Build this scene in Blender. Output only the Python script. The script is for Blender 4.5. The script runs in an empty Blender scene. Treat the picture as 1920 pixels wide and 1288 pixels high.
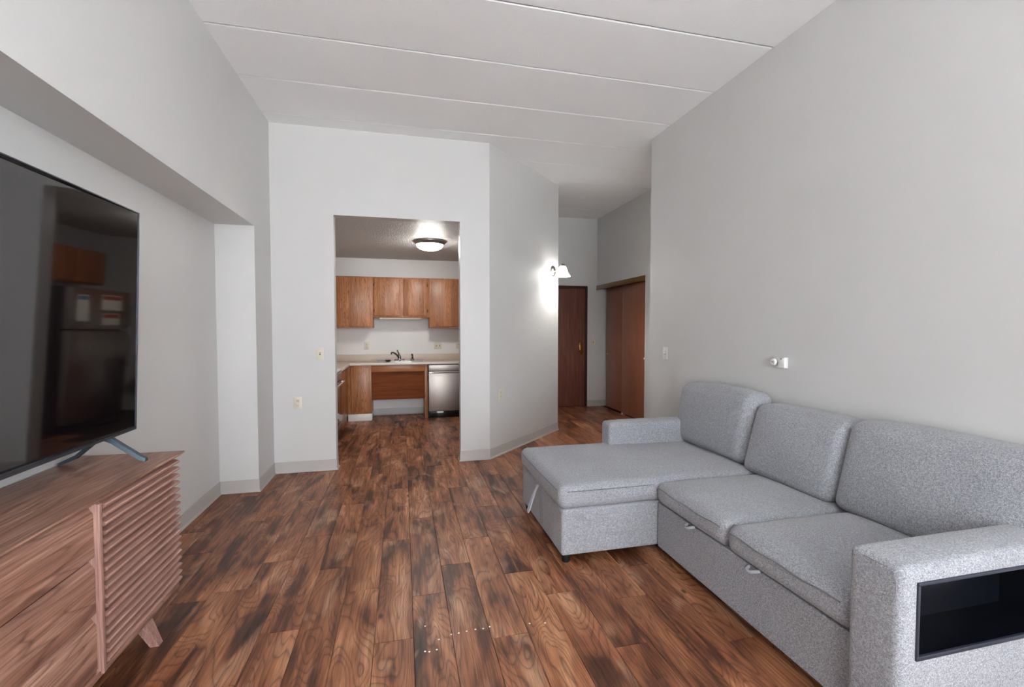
import bpy, bmesh, math, random
from mathutils import Vector, Matrix, noise as mnoise
random.seed(7)
sc = bpy.context.scene
COL = sc.collection

# ------------------------------------------------------------------ camera
cam_d = bpy.data.cameras.new('camera')
cam_d.sensor_width = 36.0
cam_d.sensor_fit = 'HORIZONTAL'
cam_d.lens = 856.2 * 36.0 / 1920.0
cam_d.clip_start = 0.02
cam = bpy.data.objects.new('camera', cam_d)
cam.location = (0, 0, 1.38)
cam.rotation_euler = (math.radians(90 - 1.955), 0, math.radians(-13.48))
COL.objects.link(cam)
sc.camera = cam

# ------------------------------------------------------------------ world, daylight, exposure
world = bpy.data.worlds.new('overcast_sky')
sc.world = world
world.use_nodes = True
wn = world.node_tree.nodes
wn['Background'].inputs[0].default_value = (0.93, 0.965, 1.0, 1)
wn['Background'].inputs[1].default_value = 8.8
sc.view_settings.view_transform = 'Standard'
sc.view_settings.look = 'None'
sc.view_settings.exposure = 0.53
sc.view_settings.gamma = 1.0
sc.view_settings.use_curve_mapping = False
sc.cycles.use_denoising = True
sc.cycles.max_bounces = 10
sc.cycles.diffuse_bounces = 6
sc.cycles.glossy_bounces = 5
sc.cycles.transparent_max_bounces = 8
sc.cycles.sample_clamp_indirect = 60.0
sc.cycles.caustics_reflective = False
sc.cycles.caustics_refractive = False

YF = -3.0                                   # the wall behind the camera, with a wide unseen window added for daylight
WIN = (-1.0, 2.3, 0.20, 2.90)               # x0, x1, z0, z1 of that window
pl = bpy.data.lights.new('window_portal', 'AREA')
pl.shape = 'RECTANGLE'
pl.size = WIN[1] - WIN[0]
pl.size_y = WIN[3] - WIN[2]
pl.cycles.is_portal = True
po = bpy.data.objects.new('window_portal', pl)
po.location = ((WIN[0] + WIN[1]) / 2, YF - 0.08, (WIN[2] + WIN[3]) / 2)
po.rotation_euler = (math.radians(90), 0, 0)
COL.objects.link(po)

WIN2 = (-2.55, -0.55, 0.75, 2.75)           # y0, y1, z0, z1 of the unseen side window, added to light the left wall
pl2 = bpy.data.lights.new('side_window_portal', 'AREA')
pl2.shape = 'RECTANGLE'
pl2.size = WIN2[1] - WIN2[0]
pl2.size_y = WIN2[3] - WIN2[2]
pl2.cycles.is_portal = True
po2 = bpy.data.objects.new('side_window_portal', pl2)
po2.location = (2.462 + 0.08, (WIN2[0] + WIN2[1]) / 2, (WIN2[2] + WIN2[3]) / 2)
po2.rotation_euler = (math.radians(90), 0, math.radians(90))
COL.objects.link(po2)
sun_d = bpy.data.lights.new('sun', 'SUN')      # high midday sun over the roof: it lights the ground outside, added to bounce light into the room
sun_d.energy = 42.0
sun_d.angle = math.radians(0.53)
sun_d.color = (1.0, 0.98, 0.95)
sun = bpy.data.objects.new('sun', sun_d)
sun.rotation_euler = Vector((0.16, -0.20, -0.97)).to_track_quat('-Z', 'Y').to_euler()
sun.location = (0, 2, 12)
COL.objects.link(sun)

# ------------------------------------------------------------------ material helpers
def lin(r, g, b):
    def f(c):
        c /= 255.0
        return c / 12.92 if c <= 0.04045 else ((c + 0.055) / 1.055) ** 2.4
    return (f(r), f(g), f(b), 1.0)

class NT:
    def __init__(self, name):
        self.m = bpy.data.materials.new(name)
        self.m.use_nodes = True
        self.t = self.m.node_tree
        self.t.nodes.clear()
        self.out = self.n('ShaderNodeOutputMaterial')
        self.b = self.n('ShaderNodeBsdfPrincipled')
        self.l(self.b.outputs[0], self.out.inputs[0])
    def n(self, t, **k):
        x = self.t.nodes.new(t)
        for a, v in k.items():
            setattr(x, a, v)
        return x
    def l(self, a, b):
        self.t.links.new(a, b)
    def set(self, **k):
        for a, v in k.items():
            self.b.inputs[a.replace('_', ' ')].default_value = v
    def coord(self, scale=(1, 1, 1), rnd=0.0):
        tc = self.n('ShaderNodeTexCoord')
        src = tc.outputs['Object']
        if rnd:
            oi = self.n('ShaderNodeObjectInfo')
            w = self.n('ShaderNodeTexWhiteNoise', noise_dimensions='1D')
            self.l(oi.outputs['Random'], w.inputs['W'])
            sv = self.n('ShaderNodeVectorMath', operation='SCALE')
            self.l(w.outputs['Color'], sv.inputs[0])
            sv.inputs['Scale'].default_value = rnd
            ad = self.n('ShaderNodeVectorMath', operation='ADD')
            self.l(src, ad.inputs[0]); self.l(sv.outputs[0], ad.inputs[1])
            src = ad.outputs[0]
        return self.scale(src, scale)
    def scale(self, src, s):
        mu = self.n('ShaderNodeVectorMath', operation='MULTIPLY')
        self.l(src, mu.inputs[0]); mu.inputs[1].default_value = s
        return mu.outputs[0]
    def noise(self, v, scale=1.0, detail=2.0, rough=0.5, dist=0.0):
        x = self.n('ShaderNodeTexNoise')
        self.l(v, x.inputs['Vector'])
        x.inputs['Scale'].default_value = scale
        x.inputs['Detail'].default_value = detail
        x.inputs['Roughness'].default_value = rough
        x.inputs['Distortion'].default_value = dist
        return x.outputs['Fac']
    def math(self, op, a, b=0.0, c=None):
        x = self.n('ShaderNodeMath', operation=op)
        for i, v in enumerate((a, b) if c is None else (a, b, c)):
            if isinstance(v, (int, float)):
                x.inputs[i].default_value = v
            else:
                self.l(v, x.inputs[i])
        return x.outputs[0]
    def ramp(self, f, stops, interp='LINEAR'):
        x = self.n('ShaderNodeValToRGB')
        x.color_ramp.interpolation = interp
        e = x.color_ramp.elements
        while len(e) < len(stops):
            e.new(0.5)
        for i, (p, c) in enumerate(stops):
            e[i].position = p
            e[i].color = c if len(c) == 4 else (*c, 1)
        self.l(f, x.inputs[0])
        return x.outputs[0]
    def mix(self, f, a, b, mode='MIX'):
        x = self.n('ShaderNodeMix', data_type='RGBA', blend_type=mode)
        for i, v in ((0, f), (6, a), (7, b)):
            if isinstance(v, (int, float)):
                x.inputs[i].default_value = v
            elif isinstance(v, tuple):
                x.inputs[i].default_value = v
            else:
                self.l(v, x.inputs[i])
        return x.outputs[2]
    def bump(self, h, strength=0.2, dist=0.01):
        x = self.n('ShaderNodeBump')
        x.inputs['Strength'].default_value = strength
        x.inputs['Distance'].default_value = dist
        self.l(h, x.inputs['Height'])
        self.l(x.outputs[0], self.b.inputs['Normal'])

def g3(v):
    return (v, v, v, 1)

def plain(name, c, rough=0.5, metal=0.0, spec=0.5, emit=None, es=0.0, fine=0.03):
    t = NT(name)
    n = t.noise(t.coord(), 60, 2)
    k = t.ramp(n, [(0.3, g3(1 - fine * 2)), (0.7, g3(1.0))])
    t.l(t.mix(1.0, c, k, 'MULTIPLY'), t.b.inputs['Base Color'])
    t.set(Roughness=rough, Metallic=metal, Specular_IOR_Level=spec)
    if emit:
        t.set(Emission_Color=emit, Emission_Strength=es)
    return t.m

def paint(name, c, rough=0.45, bump=0.08, scale=140, bdist=0.004, spec=0.35):
    t = NT(name)
    v = t.coord()
    n = t.noise(v, scale, 3)
    b = t.noise(v, 1.7, 2)
    k = t.ramp(b, [(0.3, g3(0.975)), (0.7, g3(1.0))])
    t.l(t.mix(1.0, c, k, 'MULTIPLY'), t.b.inputs['Base Color'])
    t.set(Roughness=rough, Specular_IOR_Level=spec)
    t.bump(n, bump, bdist)
    return t.m

def wood(name, dark, mid, light, axis, rough=0.4, rnd=20.0, across=5.0, along=0.7, rings=9.0, ringamt=0.5, fibre=130.0, spec=0.4, stave=None, tone=0.35, bump=0.05):
    """Timber: contour lines of a stretched noise make cathedral grain, a second one the fibres. axis is the grain direction."""
    t = NT(name)
    v = t.coord(rnd=rnd)
    ax = 'xyz'.index(axis)
    s1 = [across] * 3; s1[ax] = along
    s2 = [fibre] * 3; s2[ax] = fibre * 0.025
    s3 = [across * 3] * 3; s3[ax] = along * 2
    f = t.noise(t.scale(v, tuple(s1)), 1.0, 2.0, 0.45, 0.6)
    fr = t.math('FRACT', t.math('MULTIPLY', f, rings))
    line = t.ramp(fr, [(0.0, g3(1.0)), (0.12, g3(0.4)), (0.4, g3(0.0)), (0.86, g3(0.08)), (1.0, g3(1.0))])
    fib = t.noise(t.scale(v, tuple(s2)), 1.0, 3.0, 0.6)
    big = t.noise(t.scale(v, tuple(s3)), 1.0, 3.0, 0.6)
    base = t.ramp(t.math('ADD', t.math('MULTIPLY', big, 0.75), t.math('MULTIPLY', fib, 0.25)), [(0.30, mid), (0.5, mid), (0.72, light)])
    if stave:
        sx = t.n('ShaderNodeSeparateXYZ'); t.l(v, sx.inputs[0])
        cell = t.math('FLOOR', t.math('DIVIDE', sx.outputs[stave[0]], stave[1]))
        w = t.n('ShaderNodeTexWhiteNoise', noise_dimensions='1D'); t.l(cell, w.inputs['W'])
        k = t.ramp(w.outputs['Value'], [(0.0, g3(1 - stave[2])), (1.0, g3(1 + stave[2]))])
        base = t.mix(1.0, base, k, 'MULTIPLY')
    c = t.mix(t.math('MULTIPLY', line, ringamt), base, dark)
    k = t.ramp(fib, [(0.3, g3(1 - tone)), (0.6, g3(1.0))])
    c = t.mix(1.0, c, k, 'MULTIPLY')
    t.l(c, t.b.inputs['Base Color'])
    t.set(Roughness=rough, Specular_IOR_Level=spec)
    t.bump(t.math('SUBTRACT', fib, line), bump, 0.002)
    return t.m

def floor_wood():
    t = NT('walnut_look_plank')
    v = t.coord(rnd=30.0)
    oi = t.n('ShaderNodeObjectInfo')
    # swirling figure: contour lines of a stretched noise
    f = t.noise(t.scale(v, (6.0, 1.15, 1)), 1.0, 1.5, 0.4, 0.7)
    fr = t.math('FRACT', t.math('MULTIPLY', f, 23.0))
    line = t.ramp(fr, [(0.0, g3(0.95)), (0.14, g3(0.3)), (0.45, g3(0.0)), (0.85, g3(0.12)), (1.0, g3(0.95))])
    fib = t.noise(t.scale(v, (190.0, 6.0, 1)), 1.0, 4.0, 0.65)
    fib2 = t.noise(t.scale(v, (40.0, 1.8, 1)), 1.0, 3.0, 0.6)
    smoke = t.noise(t.scale(v, (6.5, 1.5, 1)), 1.0, 2.5, 0.55, 0.9)
    tan_patch = t.noise(t.scale(v, (9.0, 3.0, 4.0)), 1.0, 2.0, 0.5, 0.5)  # lighter tan areas of the plank figure
    tone = t.math('ADD', t.math('MULTIPLY', smoke, 0.7), t.math('MULTIPLY', fib2, 0.3))
    tone = t.math('ADD', tone, t.math('MULTIPLY', t.math('SUBTRACT', oi.outputs['Random'], 0.5), 0.05))
    base = t.ramp(tone, [(0.32, lin(46, 25, 16)), (0.41, lin(88, 50, 31)), (0.48, lin(130, 80, 53)), (0.58, lin(158, 103, 70)), (0.69, lin(194, 142, 106))])
    hi = t.ramp(tan_patch, [(0.56, g3(0.0)), (0.74, g3(1.0))])
    base = t.mix(t.math('MULTIPLY', hi, 0.6), base, lin(196, 152, 122))
    c = t.mix(t.math('MULTIPLY', line, 0.62), base, lin(60, 34, 24))
    k = t.ramp(fib, [(0.32, g3(0.56)), (0.5, g3(1.0)), (0.75, g3(1.18))])
    c = t.mix(1.0, c, k, 'MULTIPLY')
    # a few dark knots
    vo = t.n('ShaderNodeTexVoronoi'); t.l(t.scale(v, (5.5, 2.8, 1)), vo.inputs['Vector']); vo.inputs['Scale'].default_value = 1.0
    kn = t.ramp(vo.outputs['Distance'], [(0.03, g3(0.85)), (0.085, g3(0.0))])
    c = t.mix(kn, c, lin(34, 18, 12))
    t.l(c, t.b.inputs['Base Color'])
    r = t.ramp(fib, [(0.3, g3(0.46)), (0.7, g3(0.36))])
    t.l(r, t.b.inputs['Roughness'])
    t.set(Specular_IOR_Level=0.4)
    t.bump(t.math('SUBTRACT', fib, t.math('MULTIPLY', line, 0.4)), 0.10, 0.002)
    return t.m

def fabric(name, c1, c2, c3, scale=460.0):
    t = NT(name)
    v = t.coord()
    n = t.noise(v, scale, 2.0, 0.6)
    n2 = t.noise(v, scale * 0.33, 2.0, 0.5)
    big = t.noise(v, 3.0, 2.0)
    s = t.math('ADD', t.math('MULTIPLY', n, 0.7), t.math('MULTIPLY', n2, 0.3))
    c = t.ramp(s, [(0.36, c1), (0.5, c2), (0.64, c3)])
    k = t.ramp(big, [(0.3, g3(0.94)), (0.7, g3(1.03))])
    t.l(t.mix(1.0, c, k, 'MULTIPLY'), t.b.inputs['Base Color'])
    t.set(Roughness=0.95, Specular_IOR_Level=0.15, Sheen_Weight=0.25, Sheen_Roughness=0.5)
    t.bump(s, 0.55, 0.004)
    return t.m

M = {}
M['wall'] = paint('light_grey_wall_paint', (0.61, 0.606, 0.60, 1), 0.42, 0.05)
M['wallk'] = paint('kitchen_white_wall_paint', (0.76, 0.745, 0.73, 1), 0.45, 0.05)
M['ceil'] = paint('textured_white_ceiling', (0.92, 0.925, 0.93, 1), 0.8, 0.25, 90, 0.006, 0.2)
M['joint'] = paint('ceiling_joint_shade', (0.40, 0.40, 0.395, 1), 0.8, 0.1)
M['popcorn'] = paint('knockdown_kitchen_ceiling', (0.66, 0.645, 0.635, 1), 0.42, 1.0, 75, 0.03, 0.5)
M['base'] = plain('grey_vinyl_base', lin(176, 172, 168), 0.45, fine=0.01)
M['subfloor'] = plain('dark_floor_joint', lin(46, 28, 20), 0.7)
M['plank'] = floor_wood()
M['fab'] = fabric('grey_tweed_upholstery', lin(100, 102, 108), lin(147, 149, 155), lin(191, 193, 198))
M['fabseam'] = fabric('grey_piping', lin(84, 85, 90), lin(112, 113, 118), lin(134, 135, 140))
M['strap'] = plain('pale_grey_webbing', lin(172, 176, 184), 0.8)
M['navy'] = plain('navy_black_laminate', lin(13, 15, 22), 0.25, spec=0.5, fine=0.1)
M['navylip'] = plain('dark_navy_edging', lin(42, 46, 58), 0.45)
M['black'] = plain('black_plastic', lin(26, 26, 28), 0.45)
M['blackgloss'] = plain('black_gloss', lin(14, 14, 15), 0.08)
M['walnut'] = wood('pink_walnut_top', lin(84, 52, 42), lin(160, 118, 100), lin(196, 156, 137), 'y', 0.36, across=9, along=0.8, rings=9, ringamt=0.55, fibre=120, tone=0.42, bump=0.04)
M['walnutz'] = wood('pink_walnut_upright', lin(116, 82, 74), lin(166, 128, 117), lin(192, 156, 144), 'z', 0.4, across=14, along=1.0, rings=7, ringamt=0.45, fibre=160, tone=0.4)
M['slat'] = wood('pink_walnut_slat', lin(134, 96, 86), lin(170, 130, 117), lin(186, 148, 134), 'y', 0.40, across=14, along=0.8, rings=5, ringamt=0.35, fibre=120, tone=0.3)
M['walnutb'] = wood('shadow_back_panel', lin(92, 62, 54), lin(122, 86, 76), lin(140, 102, 90), 'y', 0.5, across=8, along=0.6, rings=4, ringamt=0.3)  # darker walnut for back panel and drawer boxes
M['oakz'] = wood('honey_oak_vertical', lin(112, 62, 36), lin(186, 124, 82), lin(208, 149, 106), 'z', 0.36, rnd=20, across=10.0, along=0.75, rings=24, ringamt=0.72, fibre=190, stave=(0, 0.118, 0.16), tone=0.42, spec=0.45)
M['oaky'] = wood('honey_oak_side', lin(96, 50, 26), lin(160, 96, 56), lin(184, 118, 74), 'z', 0.32, rnd=20, across=9.0, along=1.1, rings=10, ringamt=0.5, fibre=150, tone=0.3)
M['oakx'] = wood('honey_oak_horizontal', lin(110, 62, 34), lin(176, 114, 74), lin(196, 134, 92), 'x', 0.32, rnd=20, across=10, along=0.8, rings=6, ringamt=0.4, fibre=150, tone=0.3)
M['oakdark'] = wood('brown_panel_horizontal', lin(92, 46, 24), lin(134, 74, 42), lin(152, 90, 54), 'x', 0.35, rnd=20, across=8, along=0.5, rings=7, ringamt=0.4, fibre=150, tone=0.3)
M['doordark'] = wood('dark_red_brown_door', lin(78, 46, 37), lin(114, 71, 59), lin(140, 94, 79), 'z', 0.4, across=7, along=0.5, rings=6, ringamt=0.35, fibre=130, tone=0.3)
M['doorframe'] = wood('dark_brown_door_frame', lin(46, 28, 24), lin(66, 42, 36), lin(80, 52, 44), 'z', 0.4, ringamt=0.2)
M['closet'] = wood('reddish_closet_door', lin(112, 68, 50), lin(146, 92, 70), lin(162, 106, 82), 'z', 0.33, across=16, along=0.5, rings=3, ringamt=0.2, fibre=170, tone=0.22)
M['brasstrack'] = plain('bronze_track_fascia', lin(134, 106, 66), 0.35, metal=0.6)
M['almond'] = plain('almond_plastic', lin(214, 208, 192), 0.4, fine=0.01)
M['white'] = plain('white_plastic', lin(226, 226, 224), 0.4, fine=0.01)
M['slot'] = plain('dark_slot', lin(60, 56, 50), 0.6)
M['laminate'] = plain('beige_laminate_counter', lin(208, 192, 178), 0.35, fine=0.05)
M['lamedge'] = plain('pale_counter_edge', lin(224, 216, 206), 0.35, fine=0.02)
M['toekick'] = plain('white_toe_kick', lin(226, 224, 220), 0.4, fine=0.01)

def steel(name, c, rough, axis_scale):
    t = NT(name)
    n = t.noise(t.coord(axis_scale), 1.0, 2, 0.6)
    t.l(t.ramp(n, [(0.3, tuple(x * 0.86 for x in c[:3]) + (1,)), (0.7, c)]), t.b.inputs['Base Color'])
    t.l(t.ramp(n, [(0.3, g3(rough)), (0.7, g3(rough + 0.1))]), t.b.inputs['Roughness'])
    t.set(Metallic=1.0)
    return t.m
M['steel'] = steel('brushed_stainless', lin(196, 188, 182), 0.36, (2, 2, 220))
M['steelv'] = steel('brushed_stainless_fridge', lin(190, 184, 180), 0.3, (220, 220, 2))
M['chrome'] = plain('chrome', lin(220, 220, 220), 0.08, metal=1.0)
M['nickel'] = plain('brushed_nickel', lin(176, 172, 166), 0.3, metal=1.0)
M['brass'] = plain('polished_brass', lin(206, 160, 84), 0.18, metal=1.0)
M['faucet'] = plain('dark_chrome_faucet', lin(120, 116, 112), 0.12, metal=1.0)
M['tvfoot'] = plain('blue_grey_tv_foot', lin(58, 72, 82), 0.35, metal=0.3)
M['tvframe'] = plain('slate_tv_bezel', lin(74, 78, 86), 0.3, metal=0.6)
def screen():
    t = NT('dark_glass_tv_screen')
    v = t.coord()
    n = t.noise(v, 2.0, 1)
    t.l(t.ramp(n, [(0.3, lin(14, 10, 12)), (0.7, lin(20, 14, 16))]), t.b.inputs['Base Color'])
    t.set(Roughness=0.04, IOR=2.0, Specular_IOR_Level=0.5)
    return t.m
M['screen'] = screen()
def glow(name, c, s):
    t = NT(name)
    lw = t.n('ShaderNodeTexNoise')
    t.l(t.coord(), lw.inputs['Vector']); lw.inputs['Scale'].default_value = 30
    t.l(t.ramp(lw.outputs['Fac'], [(0.3, c), (0.7, tuple(min(1, x * 1.03) for x in c[:3]) + (1,))]), t.b.inputs['Emission Color'])
    t.set(Base_Color=(0.85, 0.85, 0.83, 1), Roughness=0.3, Emission_Strength=s)
    return t.m
M['domeglow'] = glow('lit_frosted_dome', (1.0, 0.955, 0.90, 1), 54.0)
M['shadeglow'] = glow('lit_frosted_shade', (1.0, 0.965, 0.92, 1), 16.0)
M['bulb'] = glow('lit_bulb', (1.0, 0.955, 0.90, 1), 620.0)
M['concrete'] = plain('pale_concrete', (0.5, 0.51, 0.525, 1), 0.9, fine=0.05)
M['speck'] = plain('white_speck', lin(240, 236, 228), 0.5)  # pale colour standing in for small spots of sunlight
def pane():
    t = NT('clear_window_glass')
    tr = t.n('ShaderNodeBsdfTransparent')
    gl = t.n('ShaderNodeBsdfGlossy'); gl.inputs['Roughness'].default_value = 0.02
    mx = t.n('ShaderNodeMixShader'); mx.inputs[0].default_value = 0.05
    t.l(tr.outputs[0], mx.inputs[1]); t.l(gl.outputs[0], mx.inputs[2])
    t.l(mx.outputs[0], t.out.inputs[0])
    return t.m
M['pane'] = pane()

# ------------------------------------------------------------------ mesh helpers (world coordinates)
def box(bm, x0, x1, y0, y1, z0, z1, bev=0.0, seg=2):
    t = bmesh.new()
    vs = [t.verts.new((x, y, z)) for z in (z0, z1) for y in (y0, y1) for x in (x0, x1)]
    for f in ((0, 2, 3, 1), (4, 5, 7, 6), (0, 1, 5, 4), (1, 3, 7, 5), (3, 2, 6, 7), (2, 0, 4, 6)):
        t.faces.new([vs[i] for i in f])
    if bev:
        bmesh.ops.bevel(t, geom=list(t.edges), offset=bev, segments=seg, affect='EDGES', profile=0.5)
    merge(bm, t)

def merge(bm, t):
    mp = {}
    for v in t.verts:
        mp[v] = bm.verts.new(v.co)
    for f in t.faces:
        try:
            bm.faces.new([mp[v] for v in f.verts])
        except ValueError:
            pass
    t.free()

def prism(bm, poly, z0, z1):
    a = [bm.verts.new((x, y, z0)) for x, y in poly]
    b = [bm.verts.new((x, y, z1)) for x, y in poly]
    n = len(poly)
    bm.faces.new(a[::-1]); bm.faces.new(b)
    for i in range(n):
        bm.faces.new((a[i], a[(i + 1) % n], b[(i + 1) % n], b[i]))

def hexa(bm, lo, hi):
    """Two quads of 3D points joined: tapered or leaning bars."""
    a = [bm.verts.new(p) for p in lo]; b = [bm.verts.new(p) for p in hi]
    bm.faces.new(a[::-1]); bm.faces.new(b)
    for i in range(4):
        bm.faces.new((a[i], a[(i + 1) % 4], b[(i + 1) % 4], b[i]))

def tube(bm, pts, r, n=10, closed=False):
    pts = [Vector(p) for p in pts]
    rs = r if isinstance(r, (list, tuple)) else [r] * len(pts)
    rings = []
    m = len(pts)
    up0 = None
    for i, p in enumerate(pts):
        if closed:
            d = (pts[(i + 1) % m] - pts[i - 1]).normalized()
        else:
            d = (pts[min(i + 1, m - 1)] - pts[max(i - 1, 0)]).normalized()
        if up0 is None:
            up0 = d.orthogonal().normalized()
        u = (up0 - d * up0.dot(d)).normalized()
        up0 = u
        w = d.cross(u)
        rings.append([bm.verts.new(p + (u * math.cos(2 * math.pi * k / n) + w * math.sin(2 * math.pi * k / n)) * rs[i]) for k in range(n)])
    for i in range(m if closed else m - 1):
        a, b = rings[i], rings[(i + 1) % m]
        for k in range(n):
            bm.faces.new((a[k], a[(k + 1) % n], b[(k + 1) % n], b[k]))
    if not closed:
        bm.faces.new(rings[0][::-1]); bm.faces.new(rings[-1])

def lathe(bm, prof, c, axis=(0, 0, 1), n=40):
    """prof: (radius, distance along axis). Open ends are closed when the radius is 0."""
    ax = Vector(axis).normalized()
    u = ax.orthogonal().normalized(); w = ax.cross(u)
    c = Vector(c)
    rings = []
    for r, h in prof:
        if r < 1e-6:
            rings.append([bm.verts.new(c + ax * h)])
        else:
            rings.append([bm.verts.new(c + ax * h + (u * math.cos(2 * math.pi * k / n) + w * math.sin(2 * math.pi * k / n)) * r) for k in range(n)])
    for a, b in zip(rings, rings[1:]):
        for k in range(n):
            k2 = (k + 1) % n
            if len(a) == 1 and len(b) == 1:
                continue
            if len(a) == 1:
                bm.faces.new((a[0], b[k2], b[k]))
            elif len(b) == 1:
                bm.faces.new((a[k], a[k2], b[0]))
            else:
                bm.faces.new((a[k], a[k2], b[k2], b[k]))

def sweep(bm, path, prof):
    """Sweep a (offset, z) profile along a floor path, offset to the left of travel, mitred."""
    P = [Vector((x, y)) for x, y in path]
    ds = [(b - a).normalized() for a, b in zip(P, P[1:])]
    rows = []
    for i, p in enumerate(P):
        if i == 0:
            n = Vector((-ds[0].y, ds[0].x)); k = 1
        elif i == len(P) - 1:
            n = Vector((-ds[-1].y, ds[-1].x)); k = 1
        else:
            n1 = Vector((-ds[i - 1].y, ds[i - 1].x)); n2 = Vector((-ds[i].y, ds[i].x))
            n = (n1 + n2).normalized(); k = 1 / max(0.3, n.dot(n1))
        rows.append([bm.verts.new((p.x + n.x * o * k, p.y + n.y * o * k, z)) for o, z in prof])
    m = len(prof)
    for a, b in zip(rows, rows[1:]):
        for j in range(m):
            bm.faces.new((a[j], b[j], b[(j + 1) % m], a[(j + 1) % m]))
    bm.faces.new(rows[0]); bm.faces.new(rows[-1][::-1])

def rbox(bm, x0, x1, y0, y1, z0, z1, r, crown=(0, 0, 0, 0, 0, 0), seg=10, rs=5, cuts=((), (), ()), hole=None, deform=None):
    """A soft box: rounded by r, every face able to swell by crown (-x,+x,-y,+y,-z,+z)."""
    lo = (x0, y0, z0); hi = (x1, y1, z1)
    S = []
    for i in range(3):
        rr = min(r, (hi[i] - lo[i]) / 2 - 1e-4)
        a = [lo[i] + rr * (1 - math.cos(math.pi / 2 * k / rs)) * 1.0 for k in range(rs)]
        mid = [lo[i] + rr + (hi[i] - lo[i] - 2 * rr) * k / seg for k in range(seg + 1)]
        mid = sorted(set(round(v, 5) for v in mid + list(cuts[i])))
        b = [hi[i] - (v - lo[i]) for v in a][::-1]
        S.append(a + mid + b)
    t = bmesh.new()
    cache = {}
    def V(p):
        k = tuple(round(c, 5) for c in p)
        if k not in cache:
            q = Vector(p)
            inner = Vector([min(max(q[i], lo[i] + min(r, (hi[i] - lo[i]) / 2 - 1e-4)), hi[i] - min(r, (hi[i] - lo[i]) / 2 - 1e-4)) for i in range(3)])
            d = q - inner
            if d.length > 1e-9:
                rr = max(abs(d.x), abs(d.y), abs(d.z))
                q = inner + d.normalized() * min(r, max(rr, 0) if rr < r * 0.999 else r)
            cen = [(lo[i] + hi[i]) / 2 for i in range(3)]
            h = [(hi[i] - lo[i]) / 2 for i in range(3)]
            u = [max(-1, min(1, (p[i] - cen[i]) / h[i])) for i in range(3)]
            for i in range(3):
                o = [j for j in range(3) if j != i]
                w = (1 - abs(u[o[0]]) ** 2.5) * (1 - abs(u[o[1]]) ** 2.5)
                if u[i] < 0:
                    q[i] -= crown[2 * i] * w * min(1, -u[i] * 1.0)
                else:
                    q[i] += crown[2 * i + 1] * w * min(1, u[i])
            if deform:
                q = Vector(deform(q))
            cache[k] = t.verts.new(q)
        return cache[k]
    for i in range(3):
        j, k = (i + 1) % 3, (i + 2) % 3
        for side in (0, 1):
            c = lo[i] if side == 0 else hi[i]
            for a0, a1 in zip(S[j], S[j][1:]):
                for b0, b1 in zip(S[k], S[k][1:]):
                    if hole and hole(i, side, (a0 + a1) / 2, (b0 + b1) / 2):
                        continue
                    q = []
                    for aa, bb in ((a0, b0), (a1, b0), (a1, b1), (a0, b1)):
                        p = [0, 0, 0]; p[i] = c; p[j] = aa; p[k] = bb
                        q.append(V(p))
                    if side == 0:
                        q = q[::-1]
                    try:
                        t.faces.new(q)
                    except ValueError:
                        pass
    merge(bm, t)

def finish(bm, name, angle=38):
    bmesh.ops.recalc_face_normals(bm, faces=bm.faces)
    me = bpy.data.meshes.new(name)
    bm.to_mesh(me); bm.free()
    me.polygons.foreach_set('use_smooth', [True] * len(me.polygons))
    me.set_sharp_from_angle(angle=math.radians(angle))
    return me

def link(name, me, mat, parent=None):
    o = bpy.data.objects.new(name, me)
    if mat is not None and len(me.materials) == 0:
        me.materials.append(M[mat])
    COL.objects.link(o)
    if parent is not None:
        o.parent = parent
        p = parent; mw = Matrix.Identity(4)
        base = Vector((0, 0, 0))
        while p is not None:                      # parts are modelled in world coordinates
            base += p.location if p.type == 'EMPTY' else Vector((0, 0, 0))
            p = p.parent
        if parent.type == 'EMPTY':
            o.matrix_parent_inverse = Matrix.Translation(-base)
    return o

def part(name, mat, parent, fn, angle=38):
    bm = bmesh.new(); fn(bm)
    return link(name, finish(bm, name, angle), mat, parent)

def P_box(name, mat, parent, *a, **k):
    return part(name, mat, parent, lambda bm: box(bm, *a, **k))

def tag(o, label, cat, group=None, kind=None):
    o['label'] = label; o['category'] = cat
    if group: o['group'] = group
    if kind: o['kind'] = kind
    return o

def thing(name, label, cat, loc, group=None, kind=None):
    o = bpy.data.objects.new(name, None)
    o.location = loc; o.empty_display_size = 0.05
    COL.objects.link(o)
    return tag(o, label, cat, group, kind)

def struct(name, mat, fn, label, cat):
    bm = bmesh.new(); fn(bm)
    return tag(link(name, finish(bm, name), mat), label, cat, kind='structure')

# ------------------------------------------------------------------ the shell
XL, XN, XR, YB, ZC = -1.19, -1.485, 2.462, 4.69, 3.28
YK, XH = 7.48, 3.33
ZS = 2.228                                   # underside of the left bulkhead
DL, DR, DZ = -0.636, 0.578, 2.462            # kitchen opening

floor = struct('floor', 'subfloor', lambda bm: box(bm, -1.61, 4.3, YF - 0.12, 7.6, -0.10, -0.004), 'dark brown wood plank floor running through living room, kitchen and hall', 'floor')
struct('ground', 'concrete', lambda bm: (box(bm, -30, 30, -40, YF - 0.12, -0.3, -0.12), box(bm, 2.70, 30, YF - 0.12, 4.0, -0.3, -0.12)), 'sunlit pale concrete patio outside the window', 'ground')  # unseen patio, added to bounce sunlight up to the ceiling
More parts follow.
